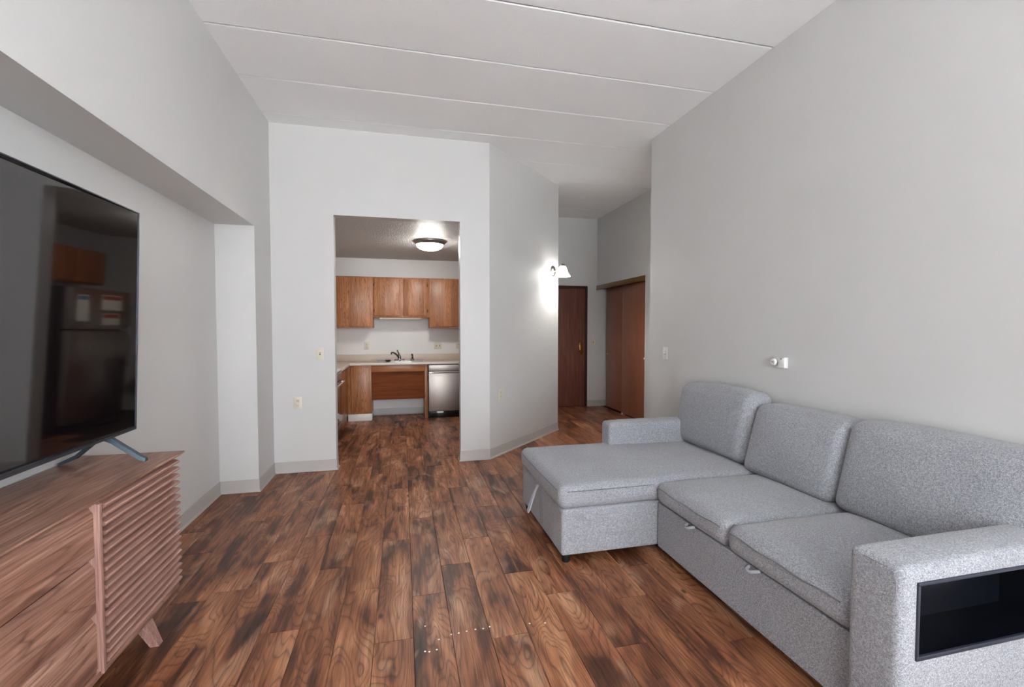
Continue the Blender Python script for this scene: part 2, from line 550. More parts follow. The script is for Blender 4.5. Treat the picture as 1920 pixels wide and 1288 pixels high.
# planks: one shared mesh, each plank its own object
PW, PL, PX0 = 0.169, 0.982, 0.037
def plank_mesh(bm):
    hx, hy, b = PW / 2 - 0.0007, PL / 2 - 0.0007, 0.0016
    lo = [bm.verts.new((sx * hx, sy * hy, -0.004)) for sx, sy in ((-1, -1), (1, -1), (1, 1), (-1, 1))]
    md = [bm.verts.new((sx * hx, sy * hy, -0.0012)) for sx, sy in ((-1, -1), (1, -1), (1, 1), (-1, 1))]
    tp = [bm.verts.new((sx * (hx - b), sy * (hy - b), 0)) for sx, sy in ((-1, -1), (1, -1), (1, 1), (-1, 1))]
    bm.faces.new(tp)
    for i in range(4):
        j = (i + 1) % 4
        bm.faces.new((lo[i], lo[j], md[j], md[i])); bm.faces.new((md[i], md[j], tp[j], tp[i]))
bm = bmesh.new(); plank_mesh(bm); PLANK = finish(bm, 'plank', 20)
phase = {-6: 2.633, -5: 2.905, -4: 2.22, -3: 2.745, -2: 2.48, -1: 2.037, 0: 2.357, 1: 2.632, 2: 1.952, 3: 2.46, 4: 2.214, 5: 1.77, 6: 2.095, 7: 2.372, 8: 1.688, 9: 2.55}
def plank_seen(cx, y0, y1):
    if y1 < 0.1 or y0 > 7.48 or cx < -1.53 or cx > 3.45: return False
    if cx < -1.2 and y0 > 4.25: return False
    if cx < -0.95 and y0 > YB + 0.1: return False
    if cx > 2.5 and y1 < 4.2: return False
    if 0.9 < cx < 1.95 and y0 > cx - 0.885 + YB + 0.2: return False      # inside the angled wall's corner of the kitchen
    return True
for i in range(-9, 21):
    ph = phase.get(i, phase[(i + 6) % 7 - 6] + 0.11 * i)
    j0 = ph % PL
    k = 0
    for k in range(-1, 8):
        y0 = j0 + k * PL
        cx, cy = PX0 + (i + 0.5) * PW, y0 + PL / 2
        if plank_seen(cx, y0, y0 + PL):
            o = link('plank', PLANK, 'plank', floor)
            o.location = (cx, cy, 0)

# ceiling: long panels between recessed joints
ceiling = struct('ceiling', 'joint', lambda bm: box(bm, -1.61, 4.3, YF - 0.12, 7.9, ZC + 0.014, ZC + 0.15), 'high white ceiling of long textured panels', 'ceiling')
seams = [2.667 + 0.607 * k for k in range(-9, 9)]
seams = [YF] + [s for s in seams if YF + 0.1 < s < 7.45] + [7.6]
for a, b in zip(seams, seams[1:]):
    P_box('ceiling_panel', 'ceil', ceiling, -1.61, 4.3, a + 0.005, b - 0.005, ZC, ZC + 0.014, bev=0.006, seg=1)

def wl(bm):
    box(bm, -1.61, XL, YF, YB, ZS, ZC)
    box(bm, -1.61, XL, 4.213, YB, 0, ZS)
    box(bm, -1.61, XN, YF, 4.213, 0, ZS)
struct('wall_left', 'wall', wl, 'light grey left wall with deep recessed niche under a bulkhead', 'wall')
def wb(bm):
    box(bm, -1.61, DL, YB, YB + 0.12, 0, ZC)
    box(bm, DL, DR, YB, YB + 0.12, DZ, ZC)
    prism(bm, [(DR, YB), (0.885, YB), (0.835, YB + 0.12), (DR, YB + 0.12)], 0, ZC)
struct('wall_back', 'wall', wb, 'light grey end wall around the open kitchen doorway', 'wall')
struct('wall_angled', 'wall', lambda bm: prism(bm, [(0.885, YB), (2.04, 5.845), (1.92, 5.895), (0.835, YB + 0.12)], 0, ZC), 'light grey wall angled between kitchen doorway and hall', 'wall')
struct('wall_hall_left', 'wall', lambda bm: prism(bm, [(2.04, 5.845), (2.04, YK), (1.92, YK), (1.92, 5.895)], 0, ZC), 'short grey hall wall between kitchen and entry door', 'wall')
struct('wall_right', 'wall', lambda bm: (box(bm, XR, XR + 0.12, YF, WIN2[0], 0, ZC), box(bm, XR, XR + 0.12, WIN2[0], WIN2[1], 0, WIN2[2]), box(bm, XR, XR + 0.12, WIN2[0], WIN2[1], WIN2[3], ZC),
                                          box(bm, XR, XR + 0.12, WIN2[1], 4.22, 0, ZC), box(bm, XR + 0.12, 4.2, 4.10, 4.22, 0, ZC)), 'tall blank light grey wall behind the sofa', 'wall')
def whb(bm):
    box(bm, 1.98, 2.15, YK, YK + 0.12, 0, ZC)
    box(bm, 3.152, 4.3, YK, YK + 0.12, 0, ZC)
    box(bm, 2.15, 3.152, YK, YK + 0.12, 2.112, ZC)
struct('wall_hall_back', 'wall', whb, 'grey hall end wall around the entry door', 'wall')
def whr(bm):
    box(bm, XH, XH + 0.12, 4.22, 5.832, 0, 2.122)
    box(bm, XH, XH + 0.12, 4.22, YK, 2.122, ZC)
    box(bm, 4.1, 4.3, 4.22, YK, 0, ZC)
struct('wall_hall_right', 'wall', whr, 'grey hall wall above and beside the closet opening', 'wall')
struct('wall_kitchen_back', 'wallk', lambda bm: box(bm, -1.52, 1.98, YK, YK + 0.12, 0, ZC), 'white kitchen end wall behind the sink', 'wall')
struct('wall_kitchen_left', 'wallk', lambda bm: box(bm, -1.61, -1.39, YB + 0.12, YK, 0, ZC), 'white kitchen side wall behind the stove', 'wall')
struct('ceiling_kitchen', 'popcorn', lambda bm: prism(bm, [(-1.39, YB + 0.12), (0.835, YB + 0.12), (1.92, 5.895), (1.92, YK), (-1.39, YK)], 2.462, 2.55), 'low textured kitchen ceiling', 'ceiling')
def wf(bm):
    x0, x1, z0, z1 = WIN
    box(bm, -1.61, x0, YF - 0.12, YF, 0, ZC)
    box(bm, x1, 2.7, YF - 0.12, YF, 0, ZC)
    box(bm, x0, x1, YF - 0.12, YF, 0, z0)
    box(bm, x0, x1, YF - 0.12, YF, z1, ZC)
struct('wall_front', 'wall', wf, 'grey wall with the wide window opposite the kitchen', 'wall')
w1 = thing('window_1', 'wide white framed window opposite the kitchen', 'window', (0.65, YF, WIN[2]), kind='structure')
def wfr(bm):
    x0, x1, z0, z1 = WIN
    for a in ((x0, x0 + 0.05), ((x0 + x1) / 2 - 0.03, (x0 + x1) / 2 + 0.03), (x1 - 0.05, x1)):
        box(bm, a[0], a[1], YF - 0.10, YF - 0.05, z0, z1)
    box(bm, x0 + 0.05, x1 - 0.05, YF - 0.10, YF - 0.05, z0, z0 + 0.05)
    box(bm, x0 + 0.05, x1 - 0.05, YF - 0.10, YF - 0.05, z1 - 0.05, z1)
part('window_frame', 'white', w1, wfr)
xm = (WIN[0] + WIN[1]) / 2
P_box('pane', 'pane', w1, WIN[0] + 0.05, xm - 0.03, YF - 0.078, YF - 0.072, WIN[2] + 0.05, WIN[3] - 0.05)  # both panes belong to the added wide window
P_box('pane', 'pane', w1, xm + 0.03, WIN[1] - 0.05, YF - 0.078, YF - 0.072, WIN[2] + 0.05, WIN[3] - 0.05)

w2 = thing('window_2', 'white framed side window near the front wall', 'window', (XR, -1.55, WIN2[2]), kind='structure')
def wfr2(bm):
    y0, y1, z0, z1 = WIN2
    for a in ((y0, y0 + 0.05), ((y0 + y1) / 2 - 0.03, (y0 + y1) / 2 + 0.03), (y1 - 0.05, y1)):
        box(bm, XR + 0.05, XR + 0.10, a[0], a[1], z0, z1)
    box(bm, XR + 0.05, XR + 0.10, y0 + 0.05, y1 - 0.05, z0, z0 + 0.05)
    box(bm, XR + 0.05, XR + 0.10, y0 + 0.05, y1 - 0.05, z1 - 0.05, z1)
part('window_frame', 'white', w2, wfr2)
ym = (WIN2[0] + WIN2[1]) / 2
P_box('pane', 'pane', w2, XR + 0.072, XR + 0.078, WIN2[0] + 0.05, ym - 0.03, WIN2[2] + 0.05, WIN2[3] - 0.05)  # both panes belong to the added side window
P_box('pane', 'pane', w2, XR + 0.072, XR + 0.078, ym + 0.03, WIN2[1] - 0.05, WIN2[2] + 0.05, WIN2[3] - 0.05)

# cove baseboards
BP = [(0.0005, 0.0), (0.017, 0.0), (0.0165, 0.004), (0.009, 0.013), (0.006, 0.022), (0.005, 0.098), (0.003, 0.104), (0.0005, 0.104)]
def baseb(name, path, label):
    struct(name, 'base', lambda bm: sweep(bm, path, BP), label, 'baseboard')
baseb('baseboard_left', [(DL, YB + 0.11), (DL, YB), (XL, YB), (XL, 4.213), (XN, 4.213), (XN, YF)], 'grey vinyl baseboard along niche and doorway wall')
baseb('baseboard_angled', [(2.04, YK), (2.04, 5.845), (0.885, YB), (DR, YB), (DR, YB + 0.11)], 'grey vinyl baseboard along the angled wall')
baseb('baseboard_hall', [(3.5, YK), (3.155, YK)], 'short grey vinyl baseboard beside the entry door')
baseb('baseboard_right', [(XR, YF), (XR, 4.22), (XH - 0.02, 4.22)], 'grey vinyl baseboard behind the sofa')
baseb('baseboard_kitchen', [(0.33, YK), (-0.45, YK)], 'grey vinyl baseboard under the kitchen sink')

# ------------------------------------------------------------------ hall doors
struct('wall_corridor', 'wall', lambda bm: box(bm, 1.9, 4.3, YK + 0.13, YK + 0.2, -0.1, ZC + 0.1), 'wall closing off the corridor behind the entry door', 'wall')  # unseen backing, added to stop light leaking round the entry door
d1 = thing('door_1', 'dark red-brown flush entry door in dark frame', 'door', (2.65, YK, 0), kind='structure')
P_box('door_slab', 'doordark', d1, 2.20, 3.112, YK + 0.012, YK + 0.055, 0.008, 2.062, bev=0.002)
def dfr(bm):
    box(bm, 2.152, 2.197, YK - 0.008, YK + 0.10, 0.0, 2.110, bev=0.002)
    box(bm, 3.115, 3.150, YK - 0.008, YK + 0.10, 0.0, 2.110, bev=0.002)
    box(bm, 2.197, 3.115, YK - 0.008, YK + 0.10, 2.066, 2.110, bev=0.002)
part('door_frame', 'doorframe', d1, dfr)
def dhandle(bm):
    x = 3.035
    box(bm, x - 0.026, x + 0.026, YK + 0.004, YK + 0.012, 0.93, 1.12, bev=0.003)
    lathe(bm, [(0.0, -0.03), (0.018, -0.028), (0.026, -0.01), (0.024, 0.0), (0.012, 0.006), (0.012, 0.02)], (x, YK - 0.02, 0.965), (0, 1, 0), 20)
    lathe(bm, [(0.0, -0.012), (0.02, -0.010), (0.024, 0.0), (0.026, 0.012)], (x, YK + 0.002, 1.085), (0, 1, 0), 20)
    tube(bm, [(x, YK - 0.024, 0.965), (x - 0.02, YK - 0.032, 0.967), (x - 0.055, YK - 0.03, 0.97)], [0.008, 0.008, 0.006], 8)
h = part('handle_set', 'brass', d1, dhandle); h['label'] = 'polished brass lever with deadbolt'

d2 = thing('door_2', 'reddish-brown sliding closet door, rear one', 'door', (3.44, 6.9, 0), kind='structure')
P_box('door_slab', 'closet', d2, 3.432, 3.450, 6.52, 7.31, 0.022, 2.06, bev=0.0015)
part('pull', 'almond', d2, lambda bm: lathe(bm, [(0.0, -0.012), (0.011, -0.01), (0.015, -0.004), (0.016, 0.0)], (3.432, 7.26, 0.935), (1, 0, 0), 16))
d3 = thing('door_3', 'reddish-brown sliding closet door, front one', 'door', (3.40, 6.2, 0), kind='structure')
P_box('door_slab', 'closet', d3, 3.396, 3.414, 5.836, 6.66, 0.022, 2.06, bev=0.0015)
part('pull', 'almond', d3, lambda bm: lathe(bm, [(0.0, -0.012), (0.011, -0.01), (0.015, -0.004), (0.016, 0.0)], (3.396, 5.960, 0.935), (1, 0, 0), 16))
part('floor_guide', 'white', d3, lambda bm: (box(bm, 3.384, 3.392, 6.60, 6.64, 0.0, 0.034, bev=0.002), box(bm, 3.392, 3.43, 6.60, 6.64, 0.0, 0.006)))
struct('trim_1', 'brasstrack', lambda bm: box(bm, XH - 0.018, XH + 0.01, 5.834, YK - 0.004, 2.045, 2.121, bev=0.003), 'bronze track fascia above the closet doors', 'trim')
struct('trim_2', 'white', lambda bm: box(bm, XH - 0.004, XH + 0.10, 5.820, 5.834, 0.0, 2.121, bev=0.002), 'thin white jamb strip beside the closet', 'trim')
struct('trim_3', 'slot', lambda bm: box(bm, XH + 0.03, XH + 0.13, 5.834, YK, 2.062, 2.121), 'dark sliding track over the closet', 'trim')

# ------------------------------------------------------------------ wall plates
def frame_of(n):
    n = Vector(n).normalized()
    return n, Vector((0, 0, 1)).cross(n)       # outward normal, sideways
def pbox(bm, c, n, s, a0, a1, z0, z1, d0, d1, bev=0.0):
    t = bmesh.new(); box(t, a0, a1, d0, d1, z0, z1, bev=bev)
    for v in t.verts:
        a, d, z = v.co
        v.co = c + s * a + n * d + Vector((0, 0, z))
    merge(bm, t)
def outlet(label, c, nrm, mat='almond', group='wall outlets'):
    n, s = frame_of(nrm); c = Vector(c)
    r = thing('wall_outlet', label, 'outlet', c, group)
    part('cover_plate', mat, r, lambda bm: pbox(bm, c, n, s, -0.037, 0.037, -0.0585, 0.0585, 0.0005, 0.006, 0.002))
    for dz in (0.022, -0.022):
        sk = part('socket', mat, r, lambda bm: pbox(bm, c, n, s, -0.017, 0.017, dz - 0.0145, dz + 0.0145, 0.005, 0.0085, 0.0015))
        def slots(bm):
            pbox(bm, c, n, s, -0.009, -0.006, dz - 0.002, dz + 0.008, 0.008, 0.0092)
            pbox(bm, c, n, s, 0.006, 0.009, dz - 0.002, dz + 0.008, 0.008, 0.0092)
            pbox(bm, c, n, s, -0.003, 0.003, dz - 0.011, dz - 0.005, 0.008, 0.0092)
        part('slots', 'slot', sk, slots)
    return r
def switch(label, c, nrm, mat='almond', group='light switches', gang=1):
    n, s = frame_of(nrm); c = Vector(c)
    r = thing('light_switch', label, 'light switch', c, group)
    w = 0.037 + 0.023 * (gang - 1)
    part('cover_plate', mat, r, lambda bm: pbox(bm, c, n, s, -w, w, -0.0585, 0.0585, 0.0005, 0.006, 0.002))
    for g in range(gang):
        a = (g - (gang - 1) / 2) * 0.046
        part('collar', 'slot', r, lambda bm: pbox(bm, c, n, s, a - 0.006, a + 0.006, -0.013, 0.013, 0.005, 0.007))
        part('toggle', mat, r, lambda bm: hexa(bm, [c + s * (a + dx) + n * 0.006 + Vector((0, 0, dz)) for dx, dz in ((-0.004, -0.006), (0.004, -0.006), (0.004, 0.006), (-0.004, 0.006))],
                                               [c + s * (a + dx) + n * 0.018 + Vector((0, 0, dz)) for dx, dz in ((-0.0035, 0.006), (0.0035, 0.006), (0.0035, 0.012), (-0.0035, 0.012))]))
    return r
A45 = (1, -1, 0)
switch('almond light switch beside the kitchen doorway', (-0.772, YB, 1.133), (0, -1, 0))
outlet('almond outlet low on the wall beneath the switch beside the doorway', (-0.974, YB, 0.667), (0, -1, 0))
outlet('almond outlet low on the angled wall', (1.026, 4.831, 0.661), A45)
switch('almond light switch between entry door and closet', (3.262, YK, 1.134), (0, -1, 0))
switch('white light switch on the wall above the far sofa arm', (XR, 3.926, 1.137), (-1, 0, 0), 'white')
outlet('almond outlet over the counter, between stove and faucet', (-0.549, YK, 1.099), (0, -1, 0), group='kitchen outlets')
switch('double almond switch plate over the counter beside the sink', (0.558, YK, 1.095), (0, -1, 0), gang=2)
outlet('almond outlet over the counter above the dishwasher', (0.885, YK, 1.093), (0, -1, 0), group='kitchen outlets')
# plug-in gadgets above the sofa
OY, OZ = 2.546, 1.149
ho = thing('wall_outlet', 'white sideways outlet plate on the wall above the sofa cushions', 'outlet', (XR, OY, OZ), 'wall outlets')
P_box('cover_plate', 'white', ho, XR - 0.006, XR - 0.0005, OY - 0.0585, OY + 0.0585, OZ - 0.036, OZ + 0.036, bev=0.002)
for dy in (-0.024, 0.024):
    P_box('socket', 'white', ho, XR - 0.0085, XR - 0.0055, OY + dy - 0.0145, OY + dy + 0.0145, OZ - 0.017, OZ + 0.017, bev=0.001)
pd = thing('plug_in_puck', 'round white plug-in device above the sofa', 'plug', (XR - 0.01, OY + 0.024, OZ))
part('body', 'white', pd, lambda bm: lathe(bm, [(0.0, 0.036), (0.018, 0.035), (0.022, 0.031), (0.0225, 0.018), (0.017, 0.012), (0.012, 0.0)], (XR - 0.009, OY + 0.026, OZ + 0.002), (-1, 0, 0), 28))
part('badge', 'slot', pd, lambda bm: box(bm, XR - 0.0458, XR - 0.0445, OY + 0.018, OY + 0.034, OZ + 0.001, OZ + 0.005))
pc = thing('plug_in_charger', 'boxy white plug-in charger beside the round device', 'plug', (XR - 0.01, OY - 0.03, OZ))
part('body', 'white', pc, lambda bm: box(bm, XR - 0.034, XR - 0.009, OY - 0.060, OY - 0.008, OZ - 0.034, OZ + 0.036, bev=0.004))
part('indicator', 'slot', pc, lambda bm: box(bm, XR - 0.0350, XR - 0.0335, OY - 0.040, OY - 0.028, OZ + 0.024, OZ + 0.029))

# ------------------------------------------------------------------ wall sconce on the angled wall
n45, s45 = frame_of(A45)
S0 = Vector((1.925, 5.730, 2.125))
sco = thing('wall_sconce', 'lit sconce with bell shaped white glass shade on the angled wall', 'sconce', S0)
part('backplate', 'nickel', sco, lambda bm: lathe(bm, [(0.068, 0.001), (0.07, 0.006), (0.06, 0.016), (0.03, 0.024), (0.0, 0.027)], S0, n45, 32))
SH = S0 + n45 * 0.145 + Vector((0, 0, 0.0))
def arm(bm):
    pts = []
    for k in range(15):
        a = k / 14
        d = 0.018 + 0.127 * a
        z = -0.01 + 0.10 * math.sin(a * math.pi * 0.62) * (0.35 + 0.65 * a) - 0.01 * a
        pts.append(S0 + n45 * d + Vector((0, 0, z)))
    tube(bm, pts, 0.0075, 10)
    lathe(bm, [(0.006, 0.09), (0.024, 0.082), (0.030, 0.062), (0.032, 0.045), (0.029, 0.045)], SH, (0, 0, 1), 24)
part('arm', 'nickel', sco, arm)
part('shade', 'shadeglow', sco, lambda bm: lathe(bm, [(0.030, 0.055), (0.040, 0.040), (0.052, 0.010), (0.064, -0.025), (0.080, -0.055), (0.097, -0.078), (0.095, -0.079), (0.078, -0.054), (0.062, -0.024), (0.050, 0.010), (0.038, 0.038), (0.029, 0.052)], SH, (0, 0, 1), 36))
part('bulb', 'bulb', sco, lambda bm: lathe(bm, [(0.0, -0.058), (0.016, -0.053), (0.026, -0.036), (0.026, -0.020), (0.015, 0.006), (0.013, 0.03), (0.0, 0.03)], SH, (0, 0, 1), 20))

# ------------------------------------------------------------------ kitchen ceiling light
KL = Vector((0.340, 5.835, 2.462))
kl = thing('ceiling_light', 'lit flush dome lamp with nickel rim on the kitchen ceiling', 'ceiling lamp', KL)
part('rim', 'nickel', kl, lambda bm: lathe(bm, [(0.0, -0.001), (0.200, -0.001), (0.206, -0.006), (0.204, -0.014), (0.190, -0.022), (0.178, -0.040), (0.172, -0.046), (0.160, -0.046)], KL, (0, 0, 1), 48))
part('glass_dome', 'domeglow', kl, lambda bm: lathe(bm, [(0.168, -0.040)] + [(0.166 * math.cos(a * math.pi / 20), -0.044 - 0.072 * math.sin(a * math.pi / 20)) for a in range(0, 10)] + [(0.0, -0.116)], KL, (0, 0, 1), 48))

# ------------------------------------------------------------------ kitchen cabinets and counter
def cabinet(name, label, loc, group=None):
    return thing(name, label, 'cabinet', loc, group)
UF = 7.165                                    # face of the wall units
def hinge(bm, x, z):
    box(bm, x - 0.006, x + 0.006, UF - 0.012, UF + 0.001, z - 0.022, z + 0.022, bev=0.002)
c = cabinet('wall_cabinet', 'oak wall cabinet above the corner beside the stove', (-0.9, YK, 1.384), 'kitchen wall cabinets')
P_box('body', 'oakz', c, -1.385, -0.431, UF, YK - 0.002, 1.384, 2.146, bev=0.001)
d = P_box('door', 'oakz', c, -1.02, -0.468, UF - 0.018, UF - 0.001, 1.408, 2.122, bev=0.003)
c = cabinet('wall_cabinet', 'shorter oak double-door wall cabinet over the sink', (0, YK, 1.538), 'kitchen wall cabinets')
P_box('body', 'oakz', c, -0.430, 0.404, UF, YK - 0.002, 1.538, 2.144, bev=0.001)
d = P_box('door', 'oakz', c, -0.405, -0.042, UF - 0.018, UF - 0.001, 1.566, 2.122, bev=0.003)
for hz in (1.64, 2.03):
    part('hinge', 'slot', d, lambda bm: hinge(bm, -0.412, hz))
d = P_box('door', 'oakz', c, 0.016, 0.372, UF - 0.018, UF - 0.001, 1.566, 2.122, bev=0.003)
for hz in (1.64, 2.03):
    part('hinge', 'slot', d, lambda bm: hinge(bm, 0.379, hz))
c = cabinet('wall_cabinet', 'oak wall cabinet above the dishwasher', (0.8, YK, 1.384), 'kitchen wall cabinets')
P_box('body', 'oakz', c, 0.405, 1.32, UF, YK - 0.002, 1.384, 2.144, bev=0.001)
P_box('door', 'oakz', c, 0.435, 0.885, UF - 0.018, UF - 0.001, 1.406, 2.122, bev=0.003)
P_box('door', 'oakz', c, 0.90, 1.30, UF - 0.018, UF - 0.001, 1.406, 2.122, bev=0.003)
ul = thing('under_cabinet_light', 'slim white light bar under the shorter sink cabinet', 'light bar', (-0.02, 7.25, 1.514))
P_box('housing', 'almond', ul, -0.335, 0.29, 7.185, 7.30, 1.514, 1.5375, bev=0.004)
P_box('lens', 'white', ul, -0.31, 0.265, 7.20, 7.285, 1.511, 1.515, bev=0.001)

BF = 7.06                                     # face of the base units
c = cabinet('base_cabinet', 'narrow oak base cabinet with white toe kick in the corner beside the sink', (-0.6, YK, 0), 'kitchen base cabinets')
P_box('body', 'oakz', c, -0.7995, -0.455, BF, YK - 0.002, 0.105, 0.826, bev=0.001)
P_box('door', 'oakz', c, -0.742, -0.486, BF - 0.018, BF - 0.001, 0.135, 0.80, bev=0.003)
P_box('toe_kick', 'toekick', c, -0.79, -0.452, BF + 0.004, YK - 0.01, 0.0, 0.105, bev=0.003)
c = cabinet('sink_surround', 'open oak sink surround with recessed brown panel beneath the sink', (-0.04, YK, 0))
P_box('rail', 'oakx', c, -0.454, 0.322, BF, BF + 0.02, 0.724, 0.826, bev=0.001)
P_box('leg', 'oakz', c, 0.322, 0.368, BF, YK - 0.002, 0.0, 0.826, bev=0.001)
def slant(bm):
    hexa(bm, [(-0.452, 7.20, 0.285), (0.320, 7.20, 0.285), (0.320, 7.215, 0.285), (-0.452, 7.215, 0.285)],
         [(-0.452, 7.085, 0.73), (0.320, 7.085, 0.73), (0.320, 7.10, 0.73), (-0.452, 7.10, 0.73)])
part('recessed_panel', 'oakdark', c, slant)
c = cabinet('base_cabinet', 'oak base cabinet along the side wall, seen edge-on beside the stove', (-1.1, 6.6, 0), 'kitchen base cabinets')
P_box('body', 'oaky', c, -1.385, -0.800, 6.095, BF - 0.002, 0.0, 0.826, bev=0.001)
P_box('door', 'oaky', c, -0.799, -0.781, 6.11, 6.52, 0.02, 0.80, bev=0.003)
P_box('filler', 'oaky', c, -0.799, -0.788, 6.54, 7.04, 0.115, 0.815, bev=0.001)

# dishwasher
dw = thing('dishwasher', 'stainless steel dishwasher under the counter', 'dishwasher', (0.68, 7.3, 0))
P_box('tub', 'black', dw, 0.376, 0.974, BF + 0.01, YK - 0.005, 0.0, 0.822)
P_box('door', 'steel', dw, 0.384, 0.970, BF - 0.022, BF + 0.008, 0.105, 0.715, bev=0.004)
P_box('control_panel', 'steel', dw, 0.384, 0.970, BF - 0.022, BF + 0.008, 0.722, 0.814, bev=0.004)
P_box('toe_kick', 'blackgloss', dw, 0.384, 0.970, BF - 0.004, BF + 0.012, 0.004, 0.100, bev=0.002)
part('handle', 'chrome', dw, lambda bm: (tube(bm, [(0.395, BF - 0.055, 0.70), (0.96, BF - 0.055, 0.70)], 0.011, 12), box(bm, 0.40, 0.42, BF - 0.05, BF - 0.02, 0.69, 0.71), box(bm, 0.935, 0.955, BF - 0.05, BF - 0.02, 0.69, 0.71)))

# counter: slabs around the sink cut-out, nosing and backsplash
ct = thing('countertop', 'beige laminate L-shaped countertop with low backsplash', 'countertop', (0, 7.2, 0.826))
SX0, SX1, SY0, SY1 = -0.40, 0.318, 7.115, 7.40
def slab(bm):
    zb, zt = 0.827, 0.862
    box(bm, -1.386, -0.765, 6.095, YK - 0.003, zb, zt)
    box(bm, -0.765, SX0, 7.04, YK - 0.003, zb, zt)
    box(bm, SX1, 1.30, 7.04, YK - 0.003, zb, zt)
    box(bm, SX0, SX1, 7.04, SY0, zb, zt)
    box(bm, SX0, SX1, SY1, YK - 0.003, zb, zt)
part('slab', 'laminate', ct, slab)
part('front_edge', 'lamedge', ct, lambda bm: (box(bm, -0.765, 1.30, 7.026, 7.0395, 0.827, 0.8625, bev=0.004), box(bm, -0.7645, -0.750, 6.095, 7.0395, 0.827, 0.8625, bev=0.004)))
part('backsplash', 'laminate', ct, lambda bm: (box(bm, -1.366, 1.30, YK - 0.024, YK - 0.003, 0.8625, 0.965, bev=0.004), box(bm, -1.387, -1.367, 6.095, YK - 0.003, 0.8625, 0.965, bev=0.004)))

sk = thing('kitchen_sink', 'double bowl stainless sink set into the beige counter', 'sink', (0, 7.25, 0.862))
def rim(bm):
    z0, z1 = 0.8625, 0.871
    x0, x1, y0, y1 = SX0 - 0.022, SX1 + 0.022, SY0 - 0.022, SY1 + 0.045
    xm = (SX0 + SX1) / 2
    box(bm, x0, x1, y0, SY0 + 0.012, z0, z1, bev=0.003)
    box(bm, x0, x1, SY1 - 0.055, y1, z0, z1, bev=0.003)
    for a, b in ((x0, SX0 + 0.014), (xm - 0.016, xm + 0.016), (SX1 - 0.014, x1)):
        box(bm, a, b, SY0 + 0.010, SY1 - 0.053, z0, z1, bev=0.003)
part('rim', 'chrome', sk, rim)
xm = (SX0 + SX1) / 2
for a, b in ((SX0 + 0.012, xm - 0.014), (xm + 0.014, SX1 - 0.012)):
    def bowl(bm, a=a, b=b):
        y0, y1, z0, z1 = SY0 + 0.010, SY1 - 0.052, 0.74, 0.864
        t = bmesh.new(); box(t, a, b, y0, y1, z0, z1)
        top = [f for f in t.faces if all(v.co.z > 0.86 for v in f.verts)]
        bmesh.ops.delete(t, geom=top, context='FACES_ONLY')
        bmesh.ops.bevel(t, geom=[e for e in t.edges if not e.is_boundary], offset=0.03, segments=3, affect='EDGES')
        merge(bm, t)
    bo = part('bowl', 'steel', sk, bowl)
    part('drain', 'chrome', bo, lambda bm, a=a, b=b: lathe(bm, [(0.0, 0.004), (0.03, 0.004), (0.045, 0.006), (0.048, 0.001)], ((a + b) / 2, 7.23, 0.74), (0, 0, 1), 20))
fa = thing('faucet', 'dark chrome single-lever faucet behind the sink', 'faucet', (-0.05, 7.40, 0.871))
part('base', 'faucet', fa, lambda bm: (box(bm, -0.13, 0.03, 7.378, 7.425, 0.8715, 0.884, bev=0.005), lathe(bm, [(0.026, 0.0), (0.025, 0.03), (0.022, 0.06), (0.0, 0.068)], (-0.05, 7.40, 0.884), (0, 0, 1), 20)))
part('spout', 'faucet', fa, lambda bm: tube(bm, [(-0.052, 7.395, 0.905), (-0.075, 7.36, 0.945), (-0.115, 7.30, 0.985), (-0.150, 7.24, 1.005), (-0.166, 7.215, 1.000), (-0.170, 7.205, 0.975)], [0.015, 0.014, 0.013, 0.012, 0.012, 0.011], 12))
part('lever', 'faucet', fa, lambda bm: tube(bm, [(-0.05, 7.40, 0.945), (-0.062, 7.395, 0.985), (-0.085, 7.385, 1.035)], [0.014, 0.010, 0.008], 10))
sp = thing('side_sprayer', 'small dark chrome side sprayer behind the sink', 'sprayer', (0.155, 7.40, 0.871))
part('holder', 'faucet', sp, lambda bm: lathe(bm, [(0.024, 0.0), (0.020, 0.012), (0.014, 0.022), (0.0, 0.023)], (0.155, 7.40, 0.8715), (0, 0, 1), 18))
part('nozzle', 'faucet', sp, lambda bm: tube(bm, [(0.155, 7.40, 0.89), (0.152, 7.397, 0.925), (0.146, 7.388, 0.95), (0.142, 7.37, 0.962)], [0.010, 0.013, 0.016, 0.013], 12))
st = thing('sink_strainer', 'dark basket strainer left on the sink rim', 'strainer', (-0.235, 7.2, 0.871))
part('basket', 'black', st, lambda bm: lathe(bm, [(0.0, 0.002), (0.030, 0.002), (0.038, 0.012), (0.042, 0.026), (0.040, 0.026), (0.034, 0.010), (0.0, 0.006)], (-0.215, SY0 - 0.004, 0.8712), (0, 0, 1), 20))
part('knob', 'chrome', st, lambda bm: lathe(bm, [(0.004, 0.005), (0.004, 0.03), (0.010, 0.034), (0.0, 0.038)], (-0.215, SY0 - 0.004, 0.8712), (0, 0, 1), 12))

